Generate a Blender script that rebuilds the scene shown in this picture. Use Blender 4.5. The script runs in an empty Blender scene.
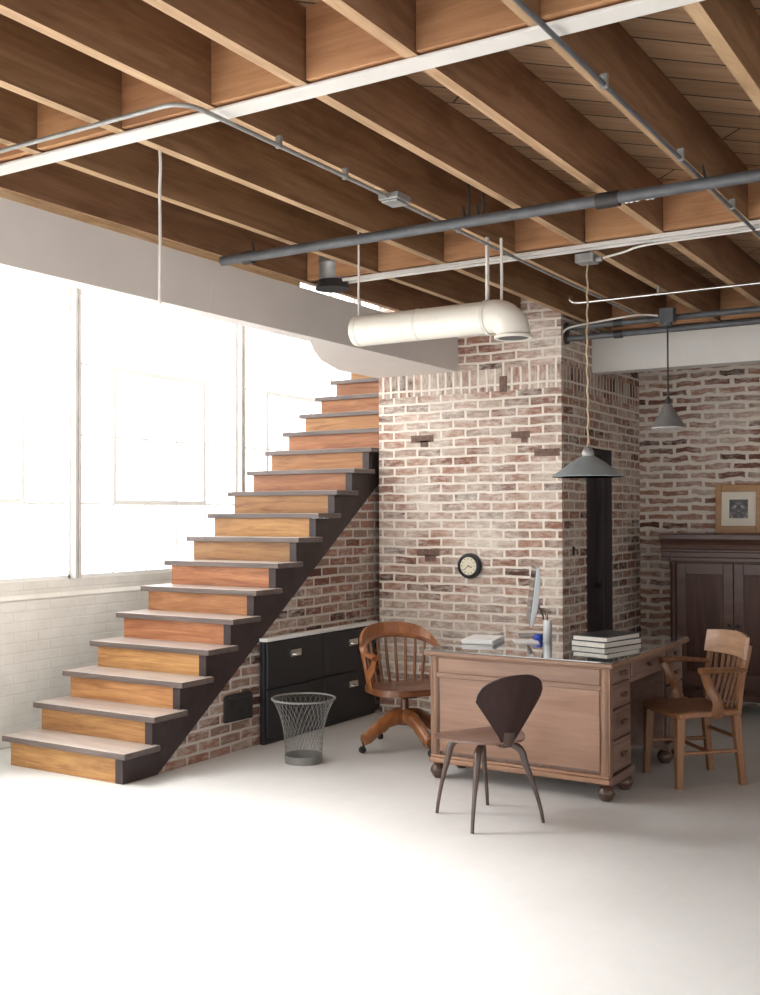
import bpy, math, random
from mathutils import Vector, Matrix
random.seed(7)
C = bpy.context.scene.collection
PI = math.pi

# ------------------------------------------------------------------ helpers
class MB:
    """collects shapes and links them as one mesh object"""
    def __init__(s):
        s.v, s.f, s.m = [], [], []
    def add(s, vs, fs, m=0, M=None):
        b = len(s.v)
        s.v += [tuple(M @ Vector(p)) if M else tuple(p) for p in vs]
        s.f += [tuple(b + i for i in f) for f in fs]
        s.m += [m] * len(fs)
        return s
    def box(s, x0, x1, y0, y1, z0, z1, m=0, M=None):
        x0, x1 = min(x0, x1), max(x0, x1); y0, y1 = min(y0, y1), max(y0, y1); z0, z1 = min(z0, z1), max(z0, z1)
        vs = [(x0,y0,z0),(x1,y0,z0),(x1,y1,z0),(x0,y1,z0),(x0,y0,z1),(x1,y0,z1),(x1,y1,z1),(x0,y1,z1)]
        fs = [(3,2,1,0),(4,5,6,7),(0,1,5,4),(1,2,6,5),(2,3,7,6),(3,0,4,7)]
        return s.add(vs, fs, m, M)
    def prism(s, poly, axis, lo, hi, m=0, M=None):
        """poly of 2-D points extruded along an axis: 'x' -> (y,z), 'y' -> (x,z), 'z' -> (x,y)"""
        def P(p, t):
            return (t, p[0], p[1]) if axis == 'x' else (p[0], t, p[1]) if axis == 'y' else (p[0], p[1], t)
        n = len(poly)
        vs = [P(p, lo) for p in poly] + [P(p, hi) for p in poly]
        fs = [tuple(range(n - 1, -1, -1)), tuple(range(n, 2 * n))]
        fs += [(i, (i + 1) % n, n + (i + 1) % n, n + i) for i in range(n)]
        return s.add(vs, fs, m, M)
    def tube(s, pts, r, n=10, m=0, flat=1.0, up=None, M=None, caps=True, square=False):
        """tube along points; r one radius or one per point; flat squeezes the second axis"""
        pts = [Vector(p) for p in pts]
        k = len(pts)
        rs = list(r) if hasattr(r, '__len__') else [r] * k
        tang = []
        for i in range(k):
            a = pts[max(i - 1, 0)]; b = pts[min(i + 1, k - 1)]
            tang.append((b - a).normalized())
        ref = Vector(up) if up else (Vector((0, 0, 1)) if abs(tang[0].z) < .9 else Vector((1, 0, 0)))
        vs = []
        for i in range(k):
            t = tang[i]
            a = ref - t * ref.dot(t)
            if a.length < 1e-5: a = Vector((1, 0, 0)) - t * t.x
            a.normalize(); b = t.cross(a)
            if not up: ref = a
            for j in range(n):
                th = 2 * PI * (j + (.5 if square else 0)) / n
                vs.append(pts[i] + a * (rs[i] * math.cos(th) * flat) + b * (rs[i] * math.sin(th)))
        fs = []
        for i in range(k - 1):
            for j in range(n):
                j2 = (j + 1) % n
                fs.append((i * n + j, (i + 1) * n + j, (i + 1) * n + j2, i * n + j2)[::-1])
        if caps:
            fs.append(tuple(range(n))[::-1]); fs.append(tuple(range((k - 1) * n, k * n)))
        return s.add(vs, fs, m, M)
    def lathe(s, prof, c=(0, 0, 0), n=28, m=0, M=None, ms=None):
        vs, fs = [], []
        for (r, z) in prof:
            for j in range(n):
                th = 2 * PI * j / n
                vs.append((c[0] + r * math.cos(th), c[1] + r * math.sin(th), c[2] + z))
        k = len(prof)
        for i in range(k - 1):
            for j in range(n):
                j2 = (j + 1) % n
                fs.append((i * n + j, i * n + j2, (i + 1) * n + j2, (i + 1) * n + j))
        if prof[0][0] > 1e-4: fs.append(tuple(range(n))[::-1])
        if prof[-1][0] > 1e-4: fs.append(tuple(range((k - 1) * n, k * n)))
        return s.add(vs, fs, m, M)
    def sheet(s, fn, nu, nv, th, m=0, M=None):
        """solid curved sheet: fn(a,b) with a,b in 0..1 -> point; thickness th along the surface normal"""
        P = [[Vector(fn(i / nu, j / nv)) for j in range(nv + 1)] for i in range(nu + 1)]
        vs = []
        for sgn in (.5, -.5):
            for i in range(nu + 1):
                for j in range(nv + 1):
                    du = P[min(i + 1, nu)][j] - P[max(i - 1, 0)][j]
                    dv = P[i][min(j + 1, nv)] - P[i][max(j - 1, 0)]
                    nn = du.cross(dv)
                    nn = nn.normalized() if nn.length > 1e-9 else Vector((0, 0, 1))
                    vs.append(P[i][j] + nn * th * sgn)
        W = nv + 1; O = (nu + 1) * W; fs = []
        for i in range(nu):
            for j in range(nv):
                a, b, c, d = i * W + j, (i + 1) * W + j, (i + 1) * W + j + 1, i * W + j + 1
                fs.append((a, b, c, d)); fs.append((O + d, O + c, O + b, O + a))
        for i in range(nu):
            a, b = i * W, (i + 1) * W
            fs.append((a, O + a, O + b, b)); fs.append((a + nv, b + nv, O + b + nv, O + a + nv))
        for j in range(nv):
            fs.append((j, j + 1, O + j + 1, O + j)); a = nu * W + j; fs.append((a, O + a, O + a + 1, a + 1))
        return s.add(vs, fs, m, M)
    def build(s, name, mats, parent=None, org=(0, 0, 0), bevel=0, smooth=None, seg=2):
        me = bpy.data.meshes.new(name)
        o3 = Vector(org)
        me.from_pydata([tuple(Vector(p) - o3) for p in s.v], [], s.f)
        if not isinstance(mats, (list, tuple)): mats = [mats]
        for mt in mats: me.materials.append(mt)
        me.polygons.foreach_set('material_index', s.m)
        if smooth:
            me.polygons.foreach_set('use_smooth', [True] * len(s.f))
            me.update(); me.set_sharp_from_angle(angle=math.radians(smooth))
        me.update()
        o = bpy.data.objects.new(name, me); C.objects.link(o)
        if parent is None: o.location = org
        else: o.parent = parent
        if bevel:
            b = o.modifiers.new('edge', 'BEVEL'); b.width = bevel; b.segments = seg; b.limit_method = 'ANGLE'; b.angle_limit = math.radians(40)
        return o

def tag(o, label, cat, group=None, kind=None):
    o['label'] = label
    if cat: o['category'] = cat
    if group: o['group'] = group
    if kind: o['kind'] = kind
    return o
def empty(name, loc, rz=0):
    o = bpy.data.objects.new(name, None); C.objects.link(o)
    o.location = loc; o.rotation_euler = (0, 0, rz); o.empty_display_size = .1
    return o
def struct(o, label, cat=None, group=None): return tag(o, label, cat, group, 'structure')
def bez(p0, p1, p2, p3, n=10):
    p0, p1, p2, p3 = map(Vector, (p0, p1, p2, p3)); r = []
    for i in range(n + 1):
        t = i / n; u = 1 - t
        r.append(p0 * u**3 + p1 * 3 * u * u * t + p2 * 3 * u * t * t + p3 * t**3)
    return r
def catmull(pts, n=6):
    pts = [Vector(p) for p in pts]; r = []
    for i in range(len(pts) - 1):
        p0 = pts[max(i - 1, 0)]; p1 = pts[i]; p2 = pts[i + 1]; p3 = pts[min(i + 2, len(pts) - 1)]
        for k in range(n):
            t = k / n
            r.append(.5 * ((2 * p1) + (p2 - p0) * t + (2 * p0 - 5 * p1 + 4 * p2 - p3) * t * t + (3 * p1 - p0 - 3 * p2 + p3) * t**3))
    r.append(pts[-1]); return r

# ------------------------------------------------------------------ materials
def new_mat(name):
    m = bpy.data.materials.new(name); m.use_nodes = True
    nt = m.node_tree; nt.nodes.clear()
    out = nt.nodes.new('ShaderNodeOutputMaterial'); bs = nt.nodes.new('ShaderNodeBsdfPrincipled')
    nt.links.new(bs.outputs[0], out.inputs[0])
    return m, nt, bs, out
def N(nt, t, **kw):
    n = nt.nodes.new(t)
    for k, v in kw.items():
        if k in n.inputs: n.inputs[k].default_value = v
        else: setattr(n, k, v)
    return n
def ramp(nt, stops, fac):
    r = nt.nodes.new('ShaderNodeValToRGB'); e = r.color_ramp.elements
    while len(e) < len(stops): e.new(.5)
    for i, (p, c) in enumerate(stops):
        e[i].position = p; e[i].color = (c[0], c[1], c[2], 1)
    nt.links.new(fac, r.inputs[0]); return r.outputs[0]
def mixc(nt, fac, a, b, mode='MIX'):
    n = nt.nodes.new('ShaderNodeMix'); n.data_type = 'RGBA'; n.blend_type = mode
    for sock, v in ((n.inputs[0], fac), (n.inputs[6], a), (n.inputs[7], b)):
        if hasattr(v, 'is_output'): nt.links.new(v, sock)
        elif isinstance(v, (int, float)): sock.default_value = v
        else: sock.default_value = (v[0], v[1], v[2], 1)
    return n.outputs[2]
def mth(nt, op, a, b=None, c=None, clamp=False):
    n = nt.nodes.new('ShaderNodeMath'); n.operation = op; n.use_clamp = clamp
    for i, v in enumerate((a, b, c)):
        if v is None: continue
        if hasattr(v, 'is_output'): nt.links.new(v, n.inputs[i])
        else: n.inputs[i].default_value = v
    return n.outputs[0]
def coords(nt): return nt.nodes.new('ShaderNodeTexCoord').outputs['Object']
def noise(nt, vec, scale, detail=4, rough=.55, dist=0):
    n = N(nt, 'ShaderNodeTexNoise'); n.inputs['Scale'].default_value = scale; n.inputs['Detail'].default_value = detail
    n.inputs['Roughness'].default_value = rough; n.inputs['Distortion'].default_value = dist
    nt.links.new(vec, n.inputs['Vector']); return n.outputs['Fac']
def mapping(nt, vec, scale=(1,1,1), rot=(0,0,0), loc=(0,0,0)):
    n = nt.nodes.new('ShaderNodeMapping'); n.inputs['Scale'].default_value = scale; n.inputs['Rotation'].default_value = rot; n.inputs['Location'].default_value = loc
    nt.links.new(vec, n.inputs['Vector']); return n.outputs[0]
def bump(nt, bs, h, strength=.3, dist=.01):
    b = nt.nodes.new('ShaderNodeBump'); b.inputs['Strength'].default_value = strength; b.inputs['Distance'].default_value = dist
    nt.links.new(h, b.inputs['Height']); nt.links.new(b.outputs[0], bs.inputs['Normal'])

def plain(name, col, rough=.5, metal=0, var=.08, scale=14, spec=.5, bmp=0):
    m, nt, bs, out = new_mat(name)
    n = noise(nt, coords(nt), scale, 4)
    lo = [max(0, c * (1 - var)) for c in col]; hi = [min(1, c * (1 + var)) for c in col]
    c = ramp(nt, [(.3, lo), (.7, hi)], n)
    nt.links.new(c, bs.inputs['Base Color']); bs.inputs['Roughness'].default_value = rough
    bs.inputs['Metallic'].default_value = metal; bs.inputs['Specular IOR Level'].default_value = spec
    if bmp: bump(nt, bs, n, bmp)
    return m
def wood(name, dark, mid, light, axis='x', rough=.4, grain=1.0, coat=0, tone=.35, spec=.5, vary=.24, knots=0, hue=.003):
    m, nt, bs, out = new_mat(name)
    co = coords(nt)
    info = nt.nodes.new('ShaderNodeObjectInfo')
    sc = {'x': (.9, 9, 9), 'y': (9, .9, 9), 'z': (9, 9, .9)}[axis]
    sc2 = {'x': (4, 90, 90), 'y': (90, 4, 90), 'z': (90, 90, 4)}[axis]
    off = nt.nodes.new('ShaderNodeVectorMath'); off.operation = 'MULTIPLY_ADD'
    cb = nt.nodes.new('ShaderNodeCombineXYZ')
    for i in range(3): nt.links.new(info.outputs['Random'], cb.inputs[i])
    nt.links.new(cb.outputs[0], off.inputs[0]); off.inputs[1].default_value = (31, 17, 23); nt.links.new(co, off.inputs[2])
    co = off.outputs[0]
    a = noise(nt, mapping(nt, co, [s * grain for s in sc]), 1.0, 6, .6, 1.6)
    b = noise(nt, mapping(nt, co, [s * grain for s in sc2]), 1.0, 3, .6)
    big = noise(nt, co, 2.2, 3)
    f = mth(nt, 'ADD', mth(nt, 'MULTIPLY', a, .7), mth(nt, 'MULTIPLY', b, .3))
    c = ramp(nt, [(.32, dark), (.5, mid), (.68, light)], f)
    c = mixc(nt, mth(nt, 'MULTIPLY', big, tone), c, (dark[0] * .8, dark[1] * .8, dark[2] * .8))
    if knots:
        kn = noise(nt, mapping(nt, co, {'x': (2.2, 6, 6), 'y': (6, 2.2, 6), 'z': (6, 6, 2.2)}[axis]), 1.0, 5, .65)
        c = mixc(nt, mth(nt, 'MULTIPLY', mth(nt, 'SUBTRACT', kn, .52), knots * 6, clamp=True), c, (dark[0] * .55, dark[1] * .5, dark[2] * .5))
    br = mth(nt, 'MULTIPLY_ADD', info.outputs['Random'], vary, 1 - vary / 2)
    hs = nt.nodes.new('ShaderNodeHueSaturation'); nt.links.new(br, hs.inputs['Value']); nt.links.new(mth(nt, 'MULTIPLY_ADD', mth(nt, 'FRACT', mth(nt, 'MULTIPLY', info.outputs['Random'], 7.31)), hue * 2, .5 - hue), hs.inputs['Hue']); nt.links.new(c, hs.inputs['Color'])
    nt.links.new(hs.outputs[0], bs.inputs['Base Color'])
    bs.inputs['Roughness'].default_value = rough; bs.inputs['Coat Weight'].default_value = coat; bs.inputs['Coat Roughness'].default_value = .2
    bs.inputs['Specular IOR Level'].default_value = spec
    bump(nt, bs, f, .12, .004)
    return m
def brick(name, axis, row=.0703, width=.213, mortar=.011, wash=.45, bright=1.0, wob=.006, vert=False, phase=0, mcol=(.66, .60, .53), rough=.9, whitegrad=0):
    m, nt, bs, out = new_mat(name)
    co = coords(nt)
    sp = nt.nodes.new('ShaderNodeSeparateXYZ'); nt.links.new(co, sp.inputs[0])
    cb = nt.nodes.new('ShaderNodeCombineXYZ')
    h = sp.outputs['Y' if axis == 'y' else 'X']; z = sp.outputs['Z']
    if vert: h, z = z, h
    nt.links.new(h, cb.inputs[0]); nt.links.new(z, cb.inputs[1])
    vec = cb.outputs[0]
    nn = N(nt, 'ShaderNodeTexNoise'); nn.inputs['Scale'].default_value = 6; nn.inputs['Detail'].default_value = 4; nt.links.new(vec, nn.inputs['Vector'])
    vm = nt.nodes.new('ShaderNodeVectorMath'); vm.operation = 'MULTIPLY_ADD'
    nt.links.new(nn.outputs['Color'], vm.inputs[0]); vm.inputs[1].default_value = (wob * 2, wob * 2, 0); nt.links.new(vec, vm.inputs[2])
    vv = mapping(nt, vm.outputs[0], loc=(phase, phase * .3, 0))
    bt = nt.nodes.new('ShaderNodeTexBrick'); nt.links.new(vv, bt.inputs['Vector'])
    bt.offset = .5 if not vert else 0; bt.inputs['Scale'].default_value = 1
    bt.inputs['Color1'].default_value = (0, 0, 0, 1); bt.inputs['Color2'].default_value = (1, 1, 1, 1); bt.inputs['Mortar'].default_value = (.5, .5, .5, 1)
    bt.inputs['Brick Width'].default_value = width; bt.inputs['Row Height'].default_value = row
    bt.inputs['Mortar Size'].default_value = mortar; bt.inputs['Mortar Smooth'].default_value = .35; bt.inputs['Bias'].default_value = 0
    B = bright
    col = ramp(nt, [(.0, (.10*B, .05*B, .04*B)), (.16, (.20*B, .095*B, .068*B)), (.36, (.33*B, .165*B, .115*B)), (.58, (.40*B, .235*B, .175*B)), (.8, (.31*B, .21*B, .165*B)), (1, (.52*B, .40*B, .32*B))], bt.outputs['Color'])
    fine = noise(nt, vec, 38, 5, .7)
    col = mixc(nt, mth(nt, 'MULTIPLY', fine, .55), col, (.10*B, .065*B, .055*B), 'MULTIPLY') if False else mixc(nt, .55, col, ramp(nt, [(.25, (.45, .43, .42)), (.75, (1, 1, 1))], fine), 'MULTIPLY')
    # lime wash left on the bricks in patches
    patch = noise(nt, vec, 2.3, 5, .6)
    streak = noise(nt, mapping(nt, vec, (14, 40, 1)), 1, 4, .65)
    wm = mth(nt, 'ADD', mth(nt, 'MULTIPLY', patch, .9), mth(nt, 'MULTIPLY', streak, .8))
    wm = mth(nt, 'SUBTRACT', wm, 1.12 - wash * .75)
    wm = mth(nt, 'MULTIPLY', wm, 2.6, clamp=True)
    cream = (.74 * min(B, 1.05), .68 * min(B, 1.05), .60 * min(B, 1.05))
    col = mixc(nt, mth(nt, 'MULTIPLY', wm, .82), col, cream)
    mc = mixc(nt, noise(nt, vec, 22, 4), [c * B * .82 for c in mcol], [min(1, c * B * 1.14) for c in mcol])
    col = mixc(nt, bt.outputs['Fac'], col, mc)
    nt.links.new(col, bs.inputs['Base Color']); bs.inputs['Roughness'].default_value = rough; bs.inputs['Specular IOR Level'].default_value = .2
    hgt = mth(nt, 'ADD', mth(nt, 'MULTIPLY', mth(nt, 'SUBTRACT', 1.0, bt.outputs['Fac']), .8), mth(nt, 'MULTIPLY', fine, .35))
    bump(nt, bs, hgt, .55, .012)
    return m

M = {}
M['column_front'] = brick('whitewashed_brick_front', 'y', wash=.56, bright=1.12, wob=.014, mcol=(.70, .64, .57))
M['column_front_soldier'] = brick('whitewashed_soldier_front', 'y', vert=True, row=.0703, width=.171, wash=.58, bright=1.12, wob=.014, phase=.0, mcol=(.70, .64, .57))
M['column_side'] = brick('brick_side', 'x', wash=.46, bright=1.05, wob=.011)
M['column_side_soldier'] = brick('soldier_side', 'x', vert=True, row=.0703, width=.171, wash=.45, bright=.95)
M['stair_wall'] = brick('brick_under_stairs', 'x', wash=.42, bright=.95, wob=.011, mcol=(.58, .53, .48))
M['back_wall'] = brick('rough_old_brick', 'y', wash=.44, bright=1.05, wob=.034, mortar=.018, width=.24, mcol=(.66, .60, .53))
M['dark_brick_and_gap_shade'] = plain('dark_brick_and_gap_shade', (.16, .10, .08), .9, var=.3, scale=40)

def floor_mat():
    m, nt, bs, out = new_mat('painted_concrete')
    co = coords(nt)
    a = noise(nt, co, .9, 5, .55); b = noise(nt, co, 9, 5, .65); d = noise(nt, mapping(nt, co, (3, 40, 1)), 1, 3)
    f = mth(nt, 'ADD', mth(nt, 'MULTIPLY', a, .6), mth(nt, 'ADD', mth(nt, 'MULTIPLY', b, .28), mth(nt, 'MULTIPLY', d, .12)))
    c = ramp(nt, [(.3, (.56, .555, .545)), (.52, (.615, .612, .605)), (.72, (.665, .662, .656))], f)
    nt.links.new(c, bs.inputs['Base Color'])
    r = nt.nodes.new('ShaderNodeMapRange'); nt.links.new(a, r.inputs[0]); r.inputs[3].default_value = .36; r.inputs[4].default_value = .55
    nt.links.new(r.outputs[0], bs.inputs['Roughness']); bs.inputs['Specular IOR Level'].default_value = .35
    bump(nt, bs, b, .04, .004)
    return m
def painted_brick():
    m, nt, bs, out = new_mat('white_painted_brick')
    co = coords(nt); sp = nt.nodes.new('ShaderNodeSeparateXYZ'); nt.links.new(co, sp.inputs[0])
    cb = nt.nodes.new('ShaderNodeCombineXYZ'); nt.links.new(sp.outputs['X'], cb.inputs[0]); nt.links.new(sp.outputs['Z'], cb.inputs[1])
    bt = nt.nodes.new('ShaderNodeTexBrick'); nt.links.new(cb.outputs[0], bt.inputs['Vector']); bt.inputs['Scale'].default_value = 1
    bt.inputs['Brick Width'].default_value = .213; bt.inputs['Row Height'].default_value = .0703; bt.inputs['Mortar Size'].default_value = .008; bt.inputs['Mortar Smooth'].default_value = .6
    n = noise(nt, co, 5, 5, .6)
    c = ramp(nt, [(.3, (.74, .71, .65)), (.7, (.84, .82, .77))], n)
    c = mixc(nt, mth(nt, 'MULTIPLY', bt.outputs['Fac'], .12), c, (.62, .59, .53))
    nt.links.new(c, bs.inputs['Base Color']); bs.inputs['Roughness'].default_value = .6
    h = mth(nt, 'ADD', mth(nt, 'SUBTRACT', 1.0, bt.outputs['Fac']), mth(nt, 'MULTIPLY', n, .4)); bump(nt, bs, h, .35, .006)
    return m
def deck_mat():
    m, nt, bs, out = new_mat('diagonal_deck_boards')
    co = coords(nt)
    mp = mapping(nt, co, rot=(0, 0, math.radians(45)))
    bt = nt.nodes.new('ShaderNodeTexBrick'); nt.links.new(mp, bt.inputs['Vector']); bt.inputs['Scale'].default_value = 1
    bt.inputs['Color1'].default_value = (0, 0, 0, 1); bt.inputs['Color2'].default_value = (1, 1, 1, 1)
    bt.inputs['Brick Width'].default_value = 2.6; bt.inputs['Row Height'].default_value = .145; bt.inputs['Mortar Size'].default_value = .005; bt.inputs['Mortar Smooth'].default_value = .1
    g = noise(nt, mapping(nt, mp, (1.4, 28, 1)), 1, 6, .6, 1.2)
    f = mth(nt, 'ADD', mth(nt, 'MULTIPLY', bt.outputs['Color'], .35), mth(nt, 'MULTIPLY', g, .65))
    c = ramp(nt, [(.22, (.17, .092, .046)), (.5, (.31, .185, .102)), (.78, (.45, .295, .18))], f)
    c = mixc(nt, bt.outputs['Fac'], c, (.03, .018, .01))
    nt.links.new(c, bs.inputs['Base Color']); bs.inputs['Roughness'].default_value = .75
    return m
M['floor'] = floor_mat(); M['white_brick'] = painted_brick(); M['deck'] = deck_mat()
M['joist'] = wood('old_joist_timber', (.15, .075, .036), (.255, .137, .07), (.36, .21, .118), 'x', .7, .8, spec=.25, tone=.5, knots=.4, hue=.004)
M['joist_edge_lit'] = wood('lit_joist_edge', (.26, .155, .08), (.40, .255, .14), (.52, .36, .22), 'x', .7, 1.2, tone=.2)  # lower faces paler: light off the floor put into the colour
M['block'] = wood('blocking_timber', (.27, .125, .055), (.42, .215, .10), (.52, .29, .15), 'y', .65, .9, tone=.3, knots=.2)
M['white_paint'] = plain('white_paint', (.62, .60, .57), .55, var=.03, scale=3)
M['fascia_white'] = plain('fascia_white', (.67, .63, .595), .6, var=.03, scale=3)
M['white_wall'] = plain('white_plaster', (.80, .78, .74), .8, var=.03, scale=4)
M['rough_wood_strip'] = wood('raw_strip', (.34, .18, .08), (.55, .36, .2), (.70, .52, .33), 'x', .75, 2)
M['riser'] = wood('pine_riser', (.20, .075, .028), (.405, .182, .068), (.56, .30, .125), 'y', .5, 1.2, tone=.35, vary=.45, knots=.35, hue=.012)
M['tread_top'] = wood('lit_tread_top', (.36, .29, .26), (.50, .43, .39), (.60, .54, .50), 'y', .3, 1.0, tone=.3)  # reflected light tinted into the tread tops
M['tread_nose'] = wood('dark_nosing', (.075, .055, .05), (.13, .10, .09), (.19, .15, .135), 'y', .4, 1.0, tone=.3)
M['stringer'] = plain('dark_stringer_stain', (.035, .022, .022), .5, var=.25, scale=9)
M['desk_panel'] = wood('desk_honey_oak', (.17, .085, .050), (.255, .140, .086), (.325, .19, .122), 'y', .38, .55, coat=.15, tone=.3)
M['desk_frame'] = wood('desk_brown_oak', (.13, .065, .038), (.23, .12, .07), (.31, .175, .105), 'z', .35, .9, coat=.2, tone=.3)
M['desk_rail'] = wood('desk_rail_oak', (.17, .08, .045), (.28, .145, .085), (.36, .20, .12), 'y', .35, .9, coat=.2, tone=.3)
M['desk_side'] = wood('desk_grey_oak', (.12, .062, .045), (.20, .115, .087), (.28, .175, .14), 'x', .35, .9, coat=.3, tone=.3)
M['desk_dark'] = wood('desk_dark_foot', (.045, .022, .015), (.085, .042, .028), (.13, .07, .045), 'z', .35, 1.5, coat=.2)
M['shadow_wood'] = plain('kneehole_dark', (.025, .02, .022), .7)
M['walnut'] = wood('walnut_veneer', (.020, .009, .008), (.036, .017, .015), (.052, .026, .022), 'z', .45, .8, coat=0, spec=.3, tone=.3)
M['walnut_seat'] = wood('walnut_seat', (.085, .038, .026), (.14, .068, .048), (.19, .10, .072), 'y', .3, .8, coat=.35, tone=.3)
M['walnut_leg'] = wood('walnut_leg', (.04, .024, .019), (.075, .045, .034), (.115, .07, .054), 'z', .35, 1.2, coat=.2)
M['oak_chair'] = wood('oak_armchair', (.13, .055, .024), (.225, .10, .043), (.31, .15, .068), 'z', .38, 1.0, coat=.2)
M['oak_crest'] = wood('oak_crest', (.25, .135, .08), (.36, .205, .125), (.45, .275, .175), 'x', .35, .8, coat=.25)
M['swivel'] = wood('red_oak_swivel', (.15, .045, .014), (.29, .10, .032), (.42, .17, .06), 'z', .32, 1.0, coat=.3)
M['swivel_dark'] = wood('red_oak_dark', (.09, .03, .013), (.17, .065, .027), (.26, .11, .05), 'x', .35, 1.0, coat=.3)
M['black_metal'] = plain('black_enamel', (.017, .018, .021), .42, var=.15)
M['iron'] = plain('dark_iron', (.035, .032, .032), .55, .3, var=.2)
M['chrome'] = plain('nickel', (.62, .62, .60), .25, 1.0, var=.05)
M['steel'] = plain('galvanised_steel', (.30, .30, .29), .45, .5, var=.15, scale=25)
M['grey_pipe'] = plain('grey_pipe_paint', (.085, .088, .095), .5, .1, var=.2, scale=12)
M['wire'] = plain('grey_wire', (.21, .205, .195), .5, .3, var=.1)
M['duct'] = plain('duct_enamel', (.72, .69, .62), .32, .0, var=.05, scale=4)
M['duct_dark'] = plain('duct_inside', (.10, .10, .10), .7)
M['cord_white'] = plain('white_cord', (.62, .59, .55), .6)
M['cord_tan'] = plain('twisted_cord', (.38, .29, .19), .7, var=.2, scale=60)
M['shade_green'] = plain('grey_green_enamel', (.27, .31, .32), .35, .0, var=.12, scale=9)
M['shade_grey'] = plain('grey_enamel', (.17, .165, .16), .45, .0, var=.12)
M['shade_inside'] = plain('white_enamel_inside', (.82, .81, .78), .4)
M['mahogany'] = wood('dark_mahogany', (.034, .016, .012), (.072, .032, .023), (.105, .05, .037), 'z', .45, .9, coat=0, spec=.3)
M['mahogany_rail'] = wood('dark_mahogany_rail', (.055, .026, .019), (.092, .046, .035), (.13, .068, .053), 'y', .38, .9, coat=.05, spec=.4)
M['frame_wood'] = wood('frame_oak', (.26, .115, .035), (.38, .185, .065), (.47, .25, .10), 'y', .4, 1.2)
M['mat_board'] = plain('cream_mat_board', (.74, .68, .58), .8, var=.02)
M['book_cover'] = plain('dark_book_cloth', (.035, .04, .048), .3, var=.15)
M['pages'] = plain('page_edges', (.70, .66, .60), .8, var=.08, scale=60)
M['paper'] = plain('paper', (.82, .81, .80), .7, var=.02)
M['blue'] = plain('blue_plastic', (.02, .06, .42), .3)
M['screen_glass'] = plain('screen_glass', (.012, .012, .014), .12)
M['satin'] = plain('satin_steel', (.66, .66, .67), .42, .5, var=.03)
M['aluminium'] = plain('aluminium', (.36, .37, .38), .3, .85, var=.04)
M['clock_face'] = plain('clock_face', (.72, .66, .50), .5, var=.04)
M['window_steel'] = plain('window_steel', (.88, .88, .86), .5, var=.03)  # near-white bars: window glare put into their colour
M['mullion'] = plain('mullion_steel', (.60, .585, .56), .5, .0, var=.12, scale=5)
M['dark_door'] = wood('dark_door_wood', (.035, .027, .027), (.055, .043, .042), (.075, .06, .058), 'z', .5)

def glass_top():
    m, nt, bs, out = new_mat('glass_sheet')
    bs.inputs['Base Color'].default_value = (.10, .125, .12, 1); bs.inputs['Roughness'].default_value = .03
    bs.inputs['IOR'].default_value = 1.7; bs.inputs['Specular IOR Level'].default_value = .9; bs.inputs['Coat Weight'].default_value = 1; bs.inputs['Coat Roughness'].default_value = .02
    n = noise(nt, coords(nt), 3, 2); c = ramp(nt, [(.3, (.08, .095, .09)), (.7, (.12, .14, .135))], n); nt.links.new(c, bs.inputs['Base Color'])
    return m
M['glass_top'] = glass_top()
def pane_mat():
    m, nt, bs, out = new_mat('glare_veil_glass'); nt.nodes.remove(bs)  # translucent veil stands for window glare over the bars
    tr = nt.nodes.new('ShaderNodeBsdfTransparent'); tl = nt.nodes.new('ShaderNodeBsdfTranslucent'); tl.inputs[0].default_value = (.95, .95, .95, 1)
    n = noise(nt, coords(nt), 1.5, 3)
    f = ramp(nt, [(.3, (.08,)*3), (.7, (.12,)*3)], n)
    mx = nt.nodes.new('ShaderNodeMixShader'); nt.links.new(f, mx.inputs[0]); nt.links.new(tr.outputs[0], mx.inputs[1]); nt.links.new(tl.outputs[0], mx.inputs[2])
    nt.links.new(mx.outputs[0], out.inputs[0]); return m
M['pane'] = pane_mat()

# ------------------------------------------------------------------ the room shell   (X along the joists, Y towards the windows)
COL = 7.42            # front face of the brick block
VC = 3.034            # its right-hand face
UB = 9.17             # back wall
SW = 4.66             # brick wall under the stairs
WL = 6.05             # window wall
o = MB().box(-3.2, 11.5, -4.2, WL + .3, -.12, 0).build('floor', M['floor']); struct(o, 'pale painted concrete floor, worn and slightly glossy', 'floor')

# low painted wall below the windows with a small ledge
mb = MB(); mb.box(-3.2, 11.5, WL, WL + .3, 0, 1.0); mb.box(-3.2, 11.5, WL + .03, WL + .3, 1.0, 1.12)
mb.prism([(WL, .985), (WL + .03, 1.0), (WL + .03, 1.03), (WL, 1.0)], 'x', -3.2, 11.5)
o = mb.build('wall_left', M['white_brick'], bevel=.006); struct(o, 'low white painted brick wall below the tall windows', 'wall')
o = MB().box(-3.2, 11.5, WL, WL + .3, 4.25, 4.6).build('wall_left.001', M['white_wall']); struct(o, 'white wall band above the tall windows', 'wall')

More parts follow.
